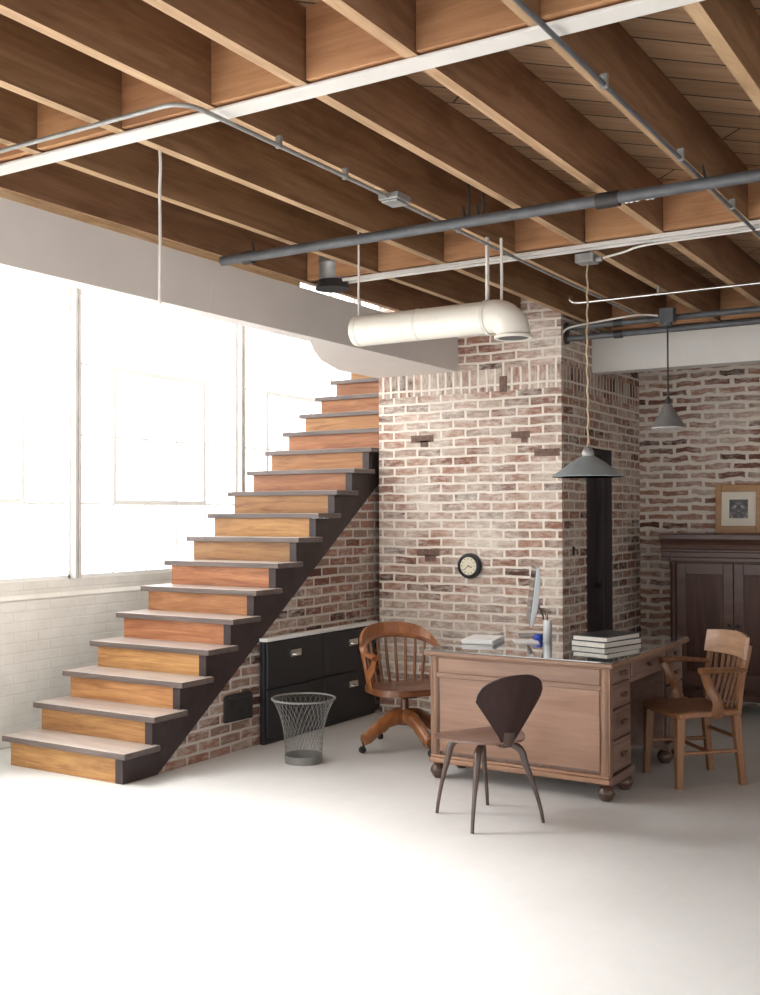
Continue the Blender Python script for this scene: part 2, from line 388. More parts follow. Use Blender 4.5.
# windows: steel sashes between heavy mullions
muls = [-2.03, -.13, 1.77, 3.67, 5.575, 7.475, 9.375, 11.3]
zs = [1.145, 1.665, 2.175, 2.70, 3.22, 3.74, 4.25]
for i, x in enumerate(muls):
    mb = MB(); mb.box(x - .03, x - .006, WL - .02, WL + .09, 1.12, 4.25); mb.box(x + .006, x + .03, WL - .02, WL + .09, 1.12, 4.25)
    mb.box(x - .012, x + .012, WL + .0, WL + .08, 1.12, 4.25)
    o = mb.build('trim_%d' % (i + 10), M['mullion'], bevel=.003); struct(o, 'grey steel post between two window sashes', 'window post', 'steel window posts')
for i in range(len(muls) - 1):
    a, b = muls[i] + .03, muls[i + 1] - .03
    w = (b - a) / 5.2
    root = empty('window_%d' % (i + 1), ((a + b) / 2, WL + .05, 1.12)); og = root.location.copy()
    struct(root, 'tall steel-framed window of many small panes flooded with daylight', 'window', 'tall steel windows')
    xs = [a + .37 + .353 * k for k in range(4)]
    y0, y1 = WL + .035, WL + .065
    mb = MB()
    for x0, x1, z0, z1 in ((a, a + .022, 1.12, 4.25), (b - .022, b, 1.12, 4.25), (a, b, 1.12, 1.145), (a, b, 4.225, 4.25)): mb.box(x0, x1, y0, y1, z0, z1)
    mb.build('window_frame', M['window_steel'], root, og)
    mb = MB()
    for x in xs: mb.box(x - .008, x + .008, y0 + .004, y1 - .004, 1.145, 4.225)
    for z in zs[1:-1]: mb.box(a + .022, b - .022, y0 + .006, y1 - .006, z - .008, z + .008)
    mb.build('glazing_bar', M['window_steel'], root, og)
    mb = MB(); x0, x1, z0, z1 = xs[0] - .004, xs[3] + .004, zs[1] - .004, zs[3] + .004; t = .034
    mb.box(x0, x0 + t, y0, y1 + .012, z0, z1); mb.box(x1 - t, x1, y0, y1 + .012, z0, z1); mb.box(x0 + t, x1 - t, y0 + .001, y1 + .011, z0, z0 + t); mb.box(x0 + t, x1 - t, y0 + .001, y1 + .011, z1 - t, z1)
    mb.build('vent_frame', M['window_steel'], root, og)
    MB().add([(a, WL + .03, 1.13), (b, WL + .03, 1.13), (b, WL + .03, 4.24), (a, WL + .03, 4.24)], [(0, 1, 2, 3)]).build('pane', M['pane'], root, og)

# brick block beside the stairs, split so that the soldier course runs upright
VL = 4.60; ZT = 3.25; zb = [0, 2.505, 2.676, ZT]
mb = MB()
for k in range(3):
    z0, z1 = zb[k], zb[k + 1]; so = k == 1
    mb.add([(COL, VL, z0), (COL, VC, z0), (COL, VC, z1), (COL, VL, z1)], [(0, 1, 2, 3)], 1 if so else 0)
    D0, D1, DZ = 7.905, 8.47, 2.09
    m = 3 if so else 2
    if k == 0:
        mb.add([(COL, VC, 0), (D0, VC, 0), (D0, VC, z1), (COL, VC, z1)], [(0, 1, 2, 3)], m)
        mb.add([(D1, VC, 0), (UB, VC, 0), (UB, VC, z1), (D1, VC, z1)], [(0, 1, 2, 3)], m)
        mb.add([(D0, VC, DZ), (D1, VC, DZ), (D1, VC, z1), (D0, VC, z1)], [(0, 1, 2, 3)], m)
        mb.add([(D0, VC, 0), (D0, VC + .2, 0), (D0, VC + .2, DZ), (D0, VC, DZ)], [(0, 1, 2, 3)], 4)
        mb.add([(D1, VC + .2, 0), (D1, VC, 0), (D1, VC, DZ), (D1, VC + .2, DZ)], [(0, 1, 2, 3)], 4)
        mb.add([(D0, VC, DZ), (D0, VC + .2, DZ), (D1, VC + .2, DZ), (D1, VC, DZ)], [(0, 1, 2, 3)], 4)
    else:
        mb.add([(COL, VC, z0), (UB, VC, z0), (UB, VC, z1), (COL, VC, z1)], [(0, 1, 2, 3)], m)
    mb.add([(UB, VL, z0), (COL, VL, z0), (COL, VL, z1), (UB, VL, z1)], [(0, 1, 2, 3)], m)
for (v, z, w, h) in ((4.20, 2.17, .20, .055), (4.18, 2.13, .07, .05), (3.36, 2.17, .15, .05), (3.33, 2.13, .05, .04), (3.15, 2.03, .2, .055), (4.15, 1.28, .2, .055), (4.13, 1.235, .10, .05), (3.50, 2.555, .06, .12)):
    mb.box(COL - .004, COL + .02, v - w / 2, v + w / 2, z - h / 2, z + h / 2, 5)  # dark bricks, plus shade of missing bricks painted as dark boxes
o = mb.build('wall_middle', [M['column_front'], M['column_front_soldier'], M['column_side'], M['column_side_soldier'], M['dark_door'], M['dark_brick_and_gap_shade']])
struct(o, 'whitewashed brick block with an upright brick course, beside the stairs', 'wall')
mb = MB(); mb.box(7.905, 8.47, VC + .12, VC + .16, 0, 2.09)
root = empty('door_1', (8.19, VC + .14, 0)); og = root.location.copy(); struct(root, 'narrow dark wooden door set into the side of the brick block', 'door')
mb.build('door_leaf', M['dark_door'], root, og)
mb = MB(); mb.box(7.905, 7.945, VC + .06, VC + .12, 0, 2.09); mb.box(8.43, 8.47, VC + .06, VC + .12, 0, 2.09); mb.box(7.945, 8.43, VC + .06, VC + .12, 2.05, 2.09)
mb.build('door_frame', M['dark_door'], root, og, bevel=.004)
MB().tube([(8.38, VC + .10, 1.0), (8.38, VC + .07, 1.0)], .025, 12).build('door_knob', M['iron'], root, og, smooth=40)

# back wall, unseen right-hand wall added for bounce light, wall behind the stair head, wall band above the ceiling edge
o = MB().box(UB, UB + .25, -4.2, VC, 0, ZT).build('wall_back', M['back_wall']); struct(o, 'rough old brick wall behind the wardrobe and the picture', 'wall')
o = MB().box(5.2, UB, -4.3, -4.1, 0, ZT).build('wall_right', M['white_wall']); struct(o, 'plain white side wall out of view, added to bounce light', 'wall')
o = MB().box(11.3, 11.5, VL, WL, 0, 4.6).build('wall_end', M['white_wall']); struct(o, 'white wall beyond the head of the stairs', 'wall')
o = MB().box(-3.2, 11.5, 3.99, 4.1, ZT - .02, 4.6).build('wall_upper', M['white_wall']); struct(o, 'white wall above the ceiling edge beside the stairwell', 'wall')
o = MB().box(COL, 11.5, 4.1, VL, ZT, 4.6).build('wall_upper.001', M['white_wall']); struct(o, 'white wall of the stairwell above the brick block', 'wall')
# sloping brick wall under the stairs
def strz(u): return .7125 * (u - 4.93)
mb = MB(); mb.prism([(4.93, 0), (COL + .5, 0), (COL + .5, strz(COL + .5)), (4.96, .02)], 'y', SW, SW + .12)
o = mb.build('wall_stair', M['stair_wall']); struct(o, 'brick wall filling the triangle below the stairs', 'wall')

# ceiling: deck boards, joists, blocking
o = MB().box(-2.2, UB, -4.2, 3.99, ZT, ZT + .04).build('ceiling', M['deck']); struct(o, 'diagonal plank decking above the ceiling joists', 'ceiling')
o = MB().box(-3.2, 11.5, 4.1, WL + .3, 4.6, 4.7).build('ceiling.001', M['white_wall']); struct(o, 'white ceiling high above the stairwell', 'ceiling')
JT = .045; jv = [.824 + .4165 * k for k in range(-10, 7)] + [3.352, 3.845]
jv = [.824 + .4165 * k for k in range(-10, 6)] + [3.352, 3.85]
jv = [(2.475 if abs(v - 2.49) < .03 else v) for v in jv]
for v in jv:
    ue = COL - .005 if v > VC - .03 else UB
    mb = MB(); j = random.uniform(-.004, .004)
    mb.box(-2.2, ue, v + j, v + JT + j, 3.0, ZT)
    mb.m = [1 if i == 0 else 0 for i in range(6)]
    o = mb.build('ceiling_joist', [M['joist'], M['joist_edge_lit']], org=((-2.2 + ue) / 2, v, 3.0))
    struct(o, 'long brown timber ceiling joist with a lower edge coloured paler as lit from below', 'ceiling joist', 'timber ceiling joists')
for ub in (2.885, 5.385, 8.12):
    for a, b in zip(jv[:-1], jv[1:]):
        if ub > 7 and b > VC: continue
        du = random.uniform(-.006, .012)
        o = MB().box(ub + du, ub + du + .045, a + JT + .004, b - .004, 3.008, ZT).build('joist_blocking', M['block'], org=(ub, (a + b) / 2, 3.0))
        struct(o, 'short orange-brown blocking board nailed between two ceiling joists', 'blocking', 'blocking boards between the joists')

# white boxed beams
FV = 3.882
mb = MB(); mb.box(-3.2, COL, FV, FV + .11, 2.676, 2.965); mb.prism([(5.62, FV + .11), (COL, FV + .11), (COL, VL + .012), (6.86, VL + .012), (6.35, 4.42), (5.95, 4.2)], 'z', 2.676, 2.72)  # slanted soffit end: window glare put into the shape
for u in (1.6, 2.9, 4.119, 4.531, 5.406): mb.box(u - .003, u + .003, FV - .0015, FV, 2.68, 2.96, 1)
o = mb.build('trim_1', [M['fascia_white'], M['white_paint']]); struct(o, 'long white boxed beam along the edge of the stairwell', 'beam')
mb = MB(); mb.box(-2.2, 5.35, FV - .004, FV + .035, 2.965, 3.0)
o = mb.build('trim_2', M['rough_wood_strip']); struct(o, 'rough wooden strip along the top of the long white beam', 'wood strip')
mb = MB(); mb.box(8.04, 8.20, -4.1, VC, 2.674, 2.945)
for v in (2.30, 2.10, 1.2): mb.box(8.0385, 8.04, v - .003, v + .003, 2.68, 2.94, 1)
o = mb.build('trim_3', [M['white_paint'], M['fascia_white']]); struct(o, 'white boxed beam in front of the back wall', 'beam')

# ------------------------------------------------------------------ staircase
U1, RUN, Z1, RISE = 4.608, .24597, .187, .1752
TR, TL = 4.604, 5.675
root = empty('staircase', (4.65, 5.15, 0)); og = root.location.copy()
tag(root, 'open wooden staircase with honey-coloured risers, dark treads and a black sawtooth side board', 'staircase')
RV0, RV1 = 4.708, TL - .05
NS = 17
for k in range(NS):
    u = U1 + k * RUN; z = Z1 + k * RISE
    mb = MB(); mb.box(u, u + RUN + .055, TR, TL, z - .036, z)
    mb.m = [1, 0, 1, 1, 1, 1]
    mb.build('tread', [M['tread_top'], M['tread_nose']], root, og, bevel=.004)
    zl = 0 if k == 0 else Z1 + (k - 1) * RISE
    MB().box(u + .03, u + .05, RV0, RV1, zl, z - .036).build('riser', M['riser'], root, og, bevel=.002)
def stringer(y0, y1, back=.029):
    top = [(U1 + back, 0)]
    for k in range(NS):
        u = U1 + k * RUN + back; z = Z1 + k * RISE - .037
        top += [(u, z), (u + RUN, z)]
    ue = U1 + NS * RUN + .05
    return MB().prism(top + [(ue, strz(ue)), (4.93, 0)], 'y', y0, y1)
stringer(4.648, RV0).build('stringer', M['stringer'], root, og)['label'] = 'black sawtooth side board'
stringer(RV1 - .055, RV1 - .01, .051).build('stringer', M['stringer'], root, og)

# recess low in the brick: its shade built as a dark plate, rim added
root = empty('brick_niche', (5.72, SW, .17)); og = root.location.copy()
tag(root, 'small dark recess low in the brick below the stairs, built as a flat dark plate', 'niche')
MB().prism([(5.56, .205), (5.85, .20), (5.85, .365), (5.825, .385), (5.585, .385), (5.56, .372)], 'y', SW - .02, SW + .02).build('niche_shade_plate', M['iron'], root, og, bevel=.006)
hy = SW - .024
mb = MB(); mb.box(5.58, 5.83, hy, SW - .018, .222, .232); mb.box(5.58, 5.83, hy, SW - .018, .355, .365); mb.box(5.58, 5.59, hy, SW - .018, .232, .355); mb.box(5.82, 5.83, hy, SW - .018, .232, .355)
mb.build('niche_rim', M['black_metal'], root, og, bevel=.003)

# ------------------------------------------------------------------ black drawer cabinet under the stairs
CX0, CX1, CY0, CY1, CH = 5.925, 7.36, 4.585, SW - .018, .706
root = empty('drawer_cabinet', (6.69, 4.58, 0)); og = root.location.copy()
tag(root, 'low black metal drawer cabinet with a white top, against the brick below the stairs', 'cabinet')
MB().box(CX0, CX1, CY0 + .02, CY1, 0, CH).build('cabinet_body', M['black_metal'], root, og, bevel=.004)
MB().box(CX0 - .008, CX1 + .005, CY0 - .008, CY1, CH, CH + .026).build('cabinet_top', M['paper'], root, og, bevel=.004)['label'] = 'white top slab'
for cx in (6.285, 6.985):
    for zc, h in ((.54, .315), (.21, .325)):
        w = .346
        d = MB().box(cx - w, cx + w, CY0, CY0 + .02, zc - h / 2, zc + h / 2).build('drawer', M['black_metal'], root, og, bevel=.006)
        hz = zc + (.06 if zc > .4 else .07); hx = cx + (-.02 if cx < 6.6 else .025)
        if cx < 6.6 and zc < .4: continue
        mb = MB(); mb.box(hx - .06, hx + .06, CY0 - .006, CY0, hz - .024, hz + .024)
        mb.tube([(hx - .035, CY0 - .003, hz - .008), (hx - .03, CY0 - .022, hz - .01), (hx + .03, CY0 - .022, hz - .01), (hx + .035, CY0 - .003, hz - .008)], .006, 8)
        mb.build('handle', M['chrome'], d, og, smooth=40)['label'] = 'nickel handle plate'

# ------------------------------------------------------------------ wire wastebasket
bx, by = 5.665, 4.085
root = empty('wastebasket', (bx, by, 0)); tag(root, 'flared grey wire-mesh wastebasket on the floor before the black cabinet', 'wastebasket')
def brad(z):
    t = z / .40
    return .116 + .012 * t + .072 * t ** 3.2
mb = MB(); nw = 34; turns = .32
for s in (1, -1):
    for k in range(nw):
        pts = []
        for i in range(13):
            t = i / 12; th = 2 * PI * (k / nw + s * turns * t * .5); r = brad(.40 * t)
            pts.append((r * math.cos(th), r * math.sin(th), .008 + .395 * t))
        mb.tube(pts, .0013, 4, caps=False)
mb.build('wire_mesh', M['wire'], root)
def ring(r, z, t, n=40):
    return [(r * math.cos(2 * PI * i / n), r * math.sin(2 * PI * i / n), z) for i in range(n + 1)]
MB().tube(ring(brad(.40) + .002, .405, 0), .006, 8, caps=False).build('rim', M['wire'], root, smooth=60)
mb = MB(); mb.lathe([(.117, .0), (.119, .0), (.122, .05), (.120, .05), (.117, .004), (.0001, .004)], n=40)
mb.build('base_band', M['wire'], root, smooth=50)

# ------------------------------------------------------------------ large desk
DX0, DX1, DY0, DY1 = 5.715, 7.135, 2.075, 3.185      # carcase
root = empty('pedestal_desk', (6.42, 2.62, 0)); og = root.location.copy()
tag(root, 'large honey-brown wooden pedestal desk on bun feet with a glass sheet on top', 'desk')
TZ = .762
MB().box(DX0 - .03, DX1 + .03, DY0 - .035, DY1 + .035, TZ - .028, TZ).build('desk_top', M['desk_rail'], root, og, bevel=.008, seg=3)
MB().box(DX0 - .022, DX1 + .022, DY0 - .027, DY1 + .027, TZ, TZ + .008).build('glass_sheet', M['glass_top'], root, og, bevel=.0015)['label'] = 'reflective glass sheet'
# end panel towards the room: corner posts, rails, frieze and big panel
zb0, zb1 = .115, TZ - .028
mb = MB(); mb.box(DX0 + .012, DX0 + .03, DY0 + .05, DY1 - .05, zb0 + .05, .615)
mb.build('back_panel', M['desk_panel'], root, og)
mb = MB(); mb.box(DX0 + .006, DX0 + .03, DY0 + .05, DY1 - .05, .635, zb1 - .012)
mb.build('frieze_panel', M['desk_panel'], root, og, bevel=.003)
mb = MB(); mb.box(DX0 + .002, DX0 + .03, DY0 + .04, DY1 - .04, .605, .635)
mb.box(DX0 + .008, DX0 + .03, DY0 + .04, DY1 - .04, zb1 - .014, zb1)
mb.build('rail', M['desk_panel'], root, og, bevel=.004)
for i, y in enumerate((DY0 + .025, DY1 - .025)):
    mb = MB(); mb.lathe([(.028, zb0), (.028, zb1)], (DX0 + .028, y, 0), 20)
    mb.box(DX0 + .012, DX0 + .055, y - .03, y + .03, zb0, zb1)
    mb.build('corner_post', M['desk_frame'], root, og, smooth=35)
mb = MB(); mb.box(DX0 - .008, DX0 + .03, DY0 - .008, DY1 + .008, zb0 - .018, zb0 + .012); mb.box(DX0 - .002, DX0 + .03, DY0 - .002, DY1 + .002, zb0 + .012, zb0 + .03)
mb.build('base_moulding', M['desk_rail'], root, og, bevel=.006)
# pedestals
PW = .36
for k, (x0, x1) in enumerate(((DX0 + .03, DX0 + .03 + PW), (DX1 - PW, DX1))):
    MB().box(x0, x1, DY0 + .02, DY1 - .0, zb0 - .02, zb1).build('pedestal', M['desk_side'], root, og, bevel=.003)
    mb = MB(); mb.box(x0 - .0, x1 + .008, DY0 - .012, DY0 + .03, zb0 - .03, zb0 + .02)
    mb.build('base_moulding', M['desk_side'], root, og, bevel=.005)
    for (z0, z1) in ((.637, .730), (.497, .628), (.330, .488), (.142, .318)):
        a, b = x0 + (.045 if k == 0 else .02), x1 - .02
        d = MB().box(a, b, DY0 + .0, DY0 + .02, z0, z1).build('drawer', M['desk_side'], root, og, bevel=.006)
        mb = MB(); mb.box(a + .02, b - .02, DY0 - .004, DY0, z0 + .02, z1 - .02); mb.build('drawer_panel', M['desk_side'], d, og, bevel=.003)
        zc = (z0 + z1) / 2; xc = (a + b) / 2
        mb = MB(); mb.prism([(xc - .045, zc + .012), (xc - .035, zc - .010), (xc, zc - .016), (xc + .035, zc - .010), (xc + .045, zc + .012)], 'y', DY0 - .022, DY0 - .004)
        mb.build('drawer_pull', M['desk_dark'], d, og, bevel=.003)
# kneehole: centre drawer, back board, far side filled the same way
mb = MB(); xa, xb = DX0 + .03 + PW, DX1 - PW
mb.box(xa, xb, DY0 + .02, DY1 - .02, .60, zb1); mb.build('apron', M['desk_side'], root, og)
d = MB().box(xa + .01, xb - .01, DY0 + .0, DY0 + .02, .632, .728).build('drawer', M['desk_side'], root, og, bevel=.006)
mb = MB(); xc = (xa + xb) / 2
mb.prism([(xc - .05, .69), (xc - .04, .668), (xc, .66), (xc + .04, .668), (xc + .05, .69)], 'y', DY0 - .022, DY0)
mb.build('drawer_pull', M['desk_dark'], d, og, bevel=.003)
MB().box(xa, xb, 2.62, 2.64, zb0, .60).build('modesty_board', M['shadow_wood'], root, og)
def bun(x, y):
    return MB().lathe([(.0001, 0), (.026, 0), (.036, .012), (.050, .038), (.050, .052), (.036, .075), (.028, .083), (.034, .092), (.034, .1)], (x, y, 0), 24)
for x in (DX0 + .045, DX0 + .34, DX1 - PW + .05, DX1 - .045):
    for y in (DY0 + .03, DY1 - .03): bun(x, y).build('bun_foot', M['desk_dark'], root, og, smooth=50)

# ------------------------------------------------------------------ things on the desk
DT = TZ + .008
def book(cx, cy, z, L, W, H, rz, label):
    r = empty('book', (cx, cy, z), rz); tag(r, label, 'book', 'stacked books on the desk')
    MB().box(-L/2 + .006, L/2 - .006, -W/2 + .002, W/2 - .006, .003, H - .003).build('page_block', M['pages'], r)
    mb = MB(); mb.box(-L/2, L/2, -W/2, W/2, 0, .003); mb.box(-L/2, L/2, -W/2, W/2, H - .003, H); mb.box(-L/2, L/2, W/2 - .004, W/2, .003, H - .003)
    mb.build('cover', M['book_cover'], r, bevel=.0012)
bk = math.radians(-15)
book(6.478, 2.362, DT + .0005, .40, .25, .034, bk, 'dark book with pale page edges, lower of the two stacked on the desk')
book(6.485, 2.365, DT + .035, .39, .245, .030, bk + .06, 'dark glossy book with pale page edges, upper of the two stacked on the desk')

r = empty('pencil_cup', (6.40, 2.72, DT + .0005)); tag(r, 'tall cylindrical steel pencil cup on the glass desk top', 'pencil cup')
MB().lathe([(.0001, .0), (.026, 0), (.027, .002), (.027, .139), (.025, .14), (.0245, .138), (.0245, .005), (.0001, .004)], n=28).build('cup', M['satin'], r, smooth=40)
for k, (a, t, l, mt, mn) in enumerate(((.3, .016, .175, 'desk_dark', 'dark pencil in the steel cup, leaning right'), (2.6, .014, .18, 'oak_crest', 'pale pencil in the steel cup, leaning left'))):
    a0 = a + PI
    p0 = Vector((6.40 + .012 * math.cos(a0), 2.72 + .012 * math.sin(a0), DT + .006)); p1 = Vector((6.40 + t * math.cos(a), 2.72 + t * math.sin(a), DT + l))
    q = p0 + (p1 - p0) * .93
    rr = empty('pencil', p0); tag(rr, mn, 'pencil', 'pencils in the steel cup')
    MB().tube([p0, q], .0035, 6).build('pencil_shaft', M[mt], rr, p0); MB().tube([q, p1], (.0035, .0006), 6).build('pencil_tip', M['walnut'], rr, p0)
o = MB().lathe([(.014, 0), (.026, 0), (.028, .004), (.028, .036), (.026, .040), (.014, .040), (.012, .037), (.012, .003), (.014, 0)], (6.44, 2.80, DT + .0005), 24).build('tape_roll', M['blue'], org=(6.44, 2.80, DT), smooth=40)
tag(o, 'small bright blue roll beside the steel pencil cup', 'tape roll')

def sheets(name, cx, cy, z, L, W, H, rz, n, label, cat):
    r = empty(name, (cx, cy, z), rz); tag(r, label, cat)
    mb = MB()
    for i in range(n):
        dz = H / n; jx, jy, ja = random.uniform(-.006, .006), random.uniform(-.006, .006), random.uniform(-.05, .05)
        mb.box(-L/2, L/2, -W/2, W/2, i * dz, (i + .96) * dz, M=Matrix.Translation((jx, jy, 0)) @ Matrix.Rotation(ja, 4, 'Z'))
    mb.build('paper_sheets', M['paper'], r)
    return r
sheets('paper_stack', 6.20, 3.07, DT + .0005, .28, .20, .030, .2, 8, 'stack of white paper near the far edge of the desk', 'paper stack')
sheets('paper_sheet', 6.34, 2.84, DT + .0005, .21, .15, .004, .5, 2, 'single white note sheet lying on the desk beside the paper stack', 'paper')

# monitor seen edge-on
mx, my = 6.68, 2.965; mr = math.radians(27)      # screen plane runs along this angle, screen faces the windows
r = empty('computer_monitor', (mx, my, DT + .0005), mr); tag(r, 'slim silver desktop computer monitor seen edge-on on the desk', 'computer monitor')
T = Matrix.Rotation(math.radians(7), 4, 'X')
def TM(dz): return Matrix.Translation((0, .0, dz)) @ T
mb = MB(); mb.prism([(-.01, 0), (.014, 0), (.014, .385), (-.004, .385), (-.022, .29), (-.026, .12)], 'x', -.25, .25, M=TM(.085))
mb.build('monitor_shell', M['aluminium'], r, bevel=.004)
MB().box(-.243, .243, .0142, .0165, .085, .378, M=TM(.085)).build('screen', M['screen_glass'], r)
MB().tube([(0, -.03, .26), (0, -.085, .14), (0, -.11, .03), (0, -.10, .006)], .09, 4, flat=.06, up=(0, 1, 0), square=False).build('stand_neck', M['iron'], r)
MB().box(-.10, .10, -.14, .07, 0, .006).build('stand_foot', M['aluminium'], r, bevel=.002)

# ------------------------------------------------------------------ moulded plywood side chair
f = math.radians(61)
r = empty('plywood_chair', (5.10, 2.525, 0), f - PI / 2); tag(r, 'dark walnut plywood chair with a fan-shaped back, standing in front of the desk', 'chair')
SH = .425
def seat_fn(a, b):
    y = -.215 + .43 * b
    # half width: narrow waist at the back, broad in front
    t = b
    w = .075 + .165 * math.sin(min(t / .62, 1) * PI / 2) ** .8
    if t > .62: w = .24 * math.sqrt(max(1 - ((t - .62) / .385) ** 2.6, .0)) + .0
    w = max(w, .05)
    x = (a * 2 - 1) * w
    z = SH - .018 * (1 - (a * 2 - 1) ** 2) * math.sin(PI * min(t, 1)) - .028 * max(0, t - .75) ** 2 * 8 + .006
    return (x, y, z)
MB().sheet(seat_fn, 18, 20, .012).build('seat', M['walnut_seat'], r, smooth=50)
def back_fn(a, b):
    s = a * 2 - 1
    w = .024 + .196 * (b ** 1.12)
    H = .372 - .085 * abs(s) ** 2.4 - .045 * max(0, abs(s) - .8) / .2
    w *= 1 - .10 * max(0, (abs(s) - .86) / .14) ** 2 * b
    z = SH - .015 + H * b
    x = s * w
    lean = -.20 - .115 * b
    y = lean + .10 * (s * s) * b ** 1.2 - .0
    return (x, y, z)
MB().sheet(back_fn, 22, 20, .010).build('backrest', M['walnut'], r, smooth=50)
# back bracket joining seat and back
MB().tube([(0, -.11, SH - .012), (0, -.19, SH - .016), (0, -.214, SH + .01), (0, -.222, SH + .06)], .034, 10, flat=.35, up=(0, 0, 1)).build('back_bracket', M['walnut_leg'], r, smooth=50)
for (fx, fy) in ((5.064, 2.786), (5.343, 2.626), (4.827, 2.457), (5.185, 2.232)):
    d = Matrix.Rotation(-(f - PI / 2), 3, 'Z') @ Vector((fx - 5.10, fy - 2.525, 0))
    sx = 1 if d.x > 0 else -1; sy = 1 if d.y > 0 else -1
    top = Vector((sx * .03, sy * .05, SH - .021)); kn = Vector((d.x * .52, d.y * (.70 if sy > 0 else .58), SH - .026)); ft = Vector((d.x, d.y, .0))
    pts = bez(top, top.lerp(kn, .6), kn + (kn - top) * .12, kn + Vector((d.x * .12, d.y * .10, -.05)), 7)[:-1] + bez(kn + Vector((d.x * .12, d.y * .10, -.05)), kn + Vector((d.x * .17, d.y * .15, -.13)), ft + Vector((-d.x * .08, -d.y * .06, .16)), ft, 9)
    n = len(pts); rs = [.015 + .006 * math.sin(PI * min(i / (n - 1) * 1.3, 1)) - .006 * (i / (n - 1)) ** 2 for i in range(n)]
    MB().tube(pts, rs, 10).build('leg', M['walnut_leg'], r, smooth=50)

# ------------------------------------------------------------------ oak armchair at the kneehole
def armchair():
    f = math.atan2(.72, -.69)
    r = empty('oak_armchair', (6.495, 1.835, 0), f - PI / 2); tag(r, 'brown oak armchair with a curved crest rail, pulled up to the kneehole of the desk', 'armchair')
    Z = .445
    def sfn(a, b):
        s = a * 2 - 1; w = .205 + .035 * math.sin(b * PI * .6)
        e = 1 - abs(s) ** 6 * .06
        y = -.205 + .43 * b * e + .0
        dish = -.014 * math.exp(-((s * s) * 2 + ((b - .42) * 2) ** 2)) - .010 * max(0, b - .8) / .2
        return (s * w, y, Z - .018 + dish)
    MB().sheet(sfn, 20, 16, .036).build('seat', M['oak_chair'], r, bevel=.008, smooth=40)
    for sx in (-1, 1):   # front legs
        MB().tube([(sx * .195, .185, Z - .03), (sx * .2, .192, .25), (sx * .206, .2, 0)], (.036, .033, .025), 4, up=(0, 1, 0), square=True).build('leg', M['oak_chair'], r, bevel=.004)
    for sx in (-1, 1):   # rear legs
        MB().tube([(sx * .18, -.175, Z - .03), (sx * .182, -.19, .25), (sx * .186, -.215, 0)], (.033, .030, .025), 4, up=(0, 1, 0), square=True).build('leg', M['oak_chair'], r, bevel=.004)
    for sx in (-1, 1):   # back posts, leaning
        MB().tube(catmull([(sx * .185, -.19, Z - .02), (sx * .197, -.205, .60), (sx * .206, -.235, .74), (sx * .205, -.252, .81)]), .024, 4, up=(0, 1, 0), square=True, flat=.8).build('back_post', M['oak_chair'], r, bevel=.003)
    def crest(a, b):
        s = a * 2 - 1
        return (s * .232, -.208 - .055 * (1 - s * s) - .022 * b, .728 + .145 * b - .014 * s * s * b)
    MB().sheet(crest, 16, 4, .022).build('crest_rail', M['oak_crest'], r, smooth=50, bevel=.004)
    for i in range(6):
        x = -.145 + .29 * i / 5; s = x / .225
        MB().tube([(x * .9, -.178, Z - .012), (x * .96, -.210 - .03 * (1 - s * s), .62), (x, -.214 - .052 * (1 - s * s), .745)], .011, 6, flat=.7).build('spindle', M['oak_chair'], r, smooth=60)
    for sx in (-1, 1):
        pts = catmull([(sx * .20, -.222, .668), (sx * .240, -.13, .676), (sx * .262, -.01, .68), (sx * .255, .085, .676)])
        n = len(pts); MB().tube(pts, [.026 + .018 * (i / (n - 1)) ** 2 for i in range(n)], 8, flat=.5, up=(0, 0, 1)).build('armrest', M['oak_chair'], r, smooth=50)
        pts = catmull([(sx * .228, -.035, Z - .04), (sx * .250, -.02, .50), (sx * .236, .02, .58), (sx * .255, .06, .668)])
        MB().tube(pts, [.036, .040, .042, .040, .036] + [.030] * (len(pts) - 5), 8, flat=.5, up=(1, 0, 0)).build('arm_support', M['oak_chair'], r, smooth=50)
    for sx in (-1, 1):
        MB().tube([(sx * .202, .193, .20), (sx * .184, -.2, .20)], .012, 8, flat=1).build('stretcher', M['oak_chair'], r, smooth=60)
    MB().tube([(-.192, .0, .20), (.192, .0, .20)], .012, 8).build('stretcher', M['oak_chair'], r, smooth=60)
    MB().tube([(-.184, -.2, .27), (.184, -.2, .27)], .012, 8).build('stretcher', M['oak_chair'], r, smooth=60)
    return r
armchair()

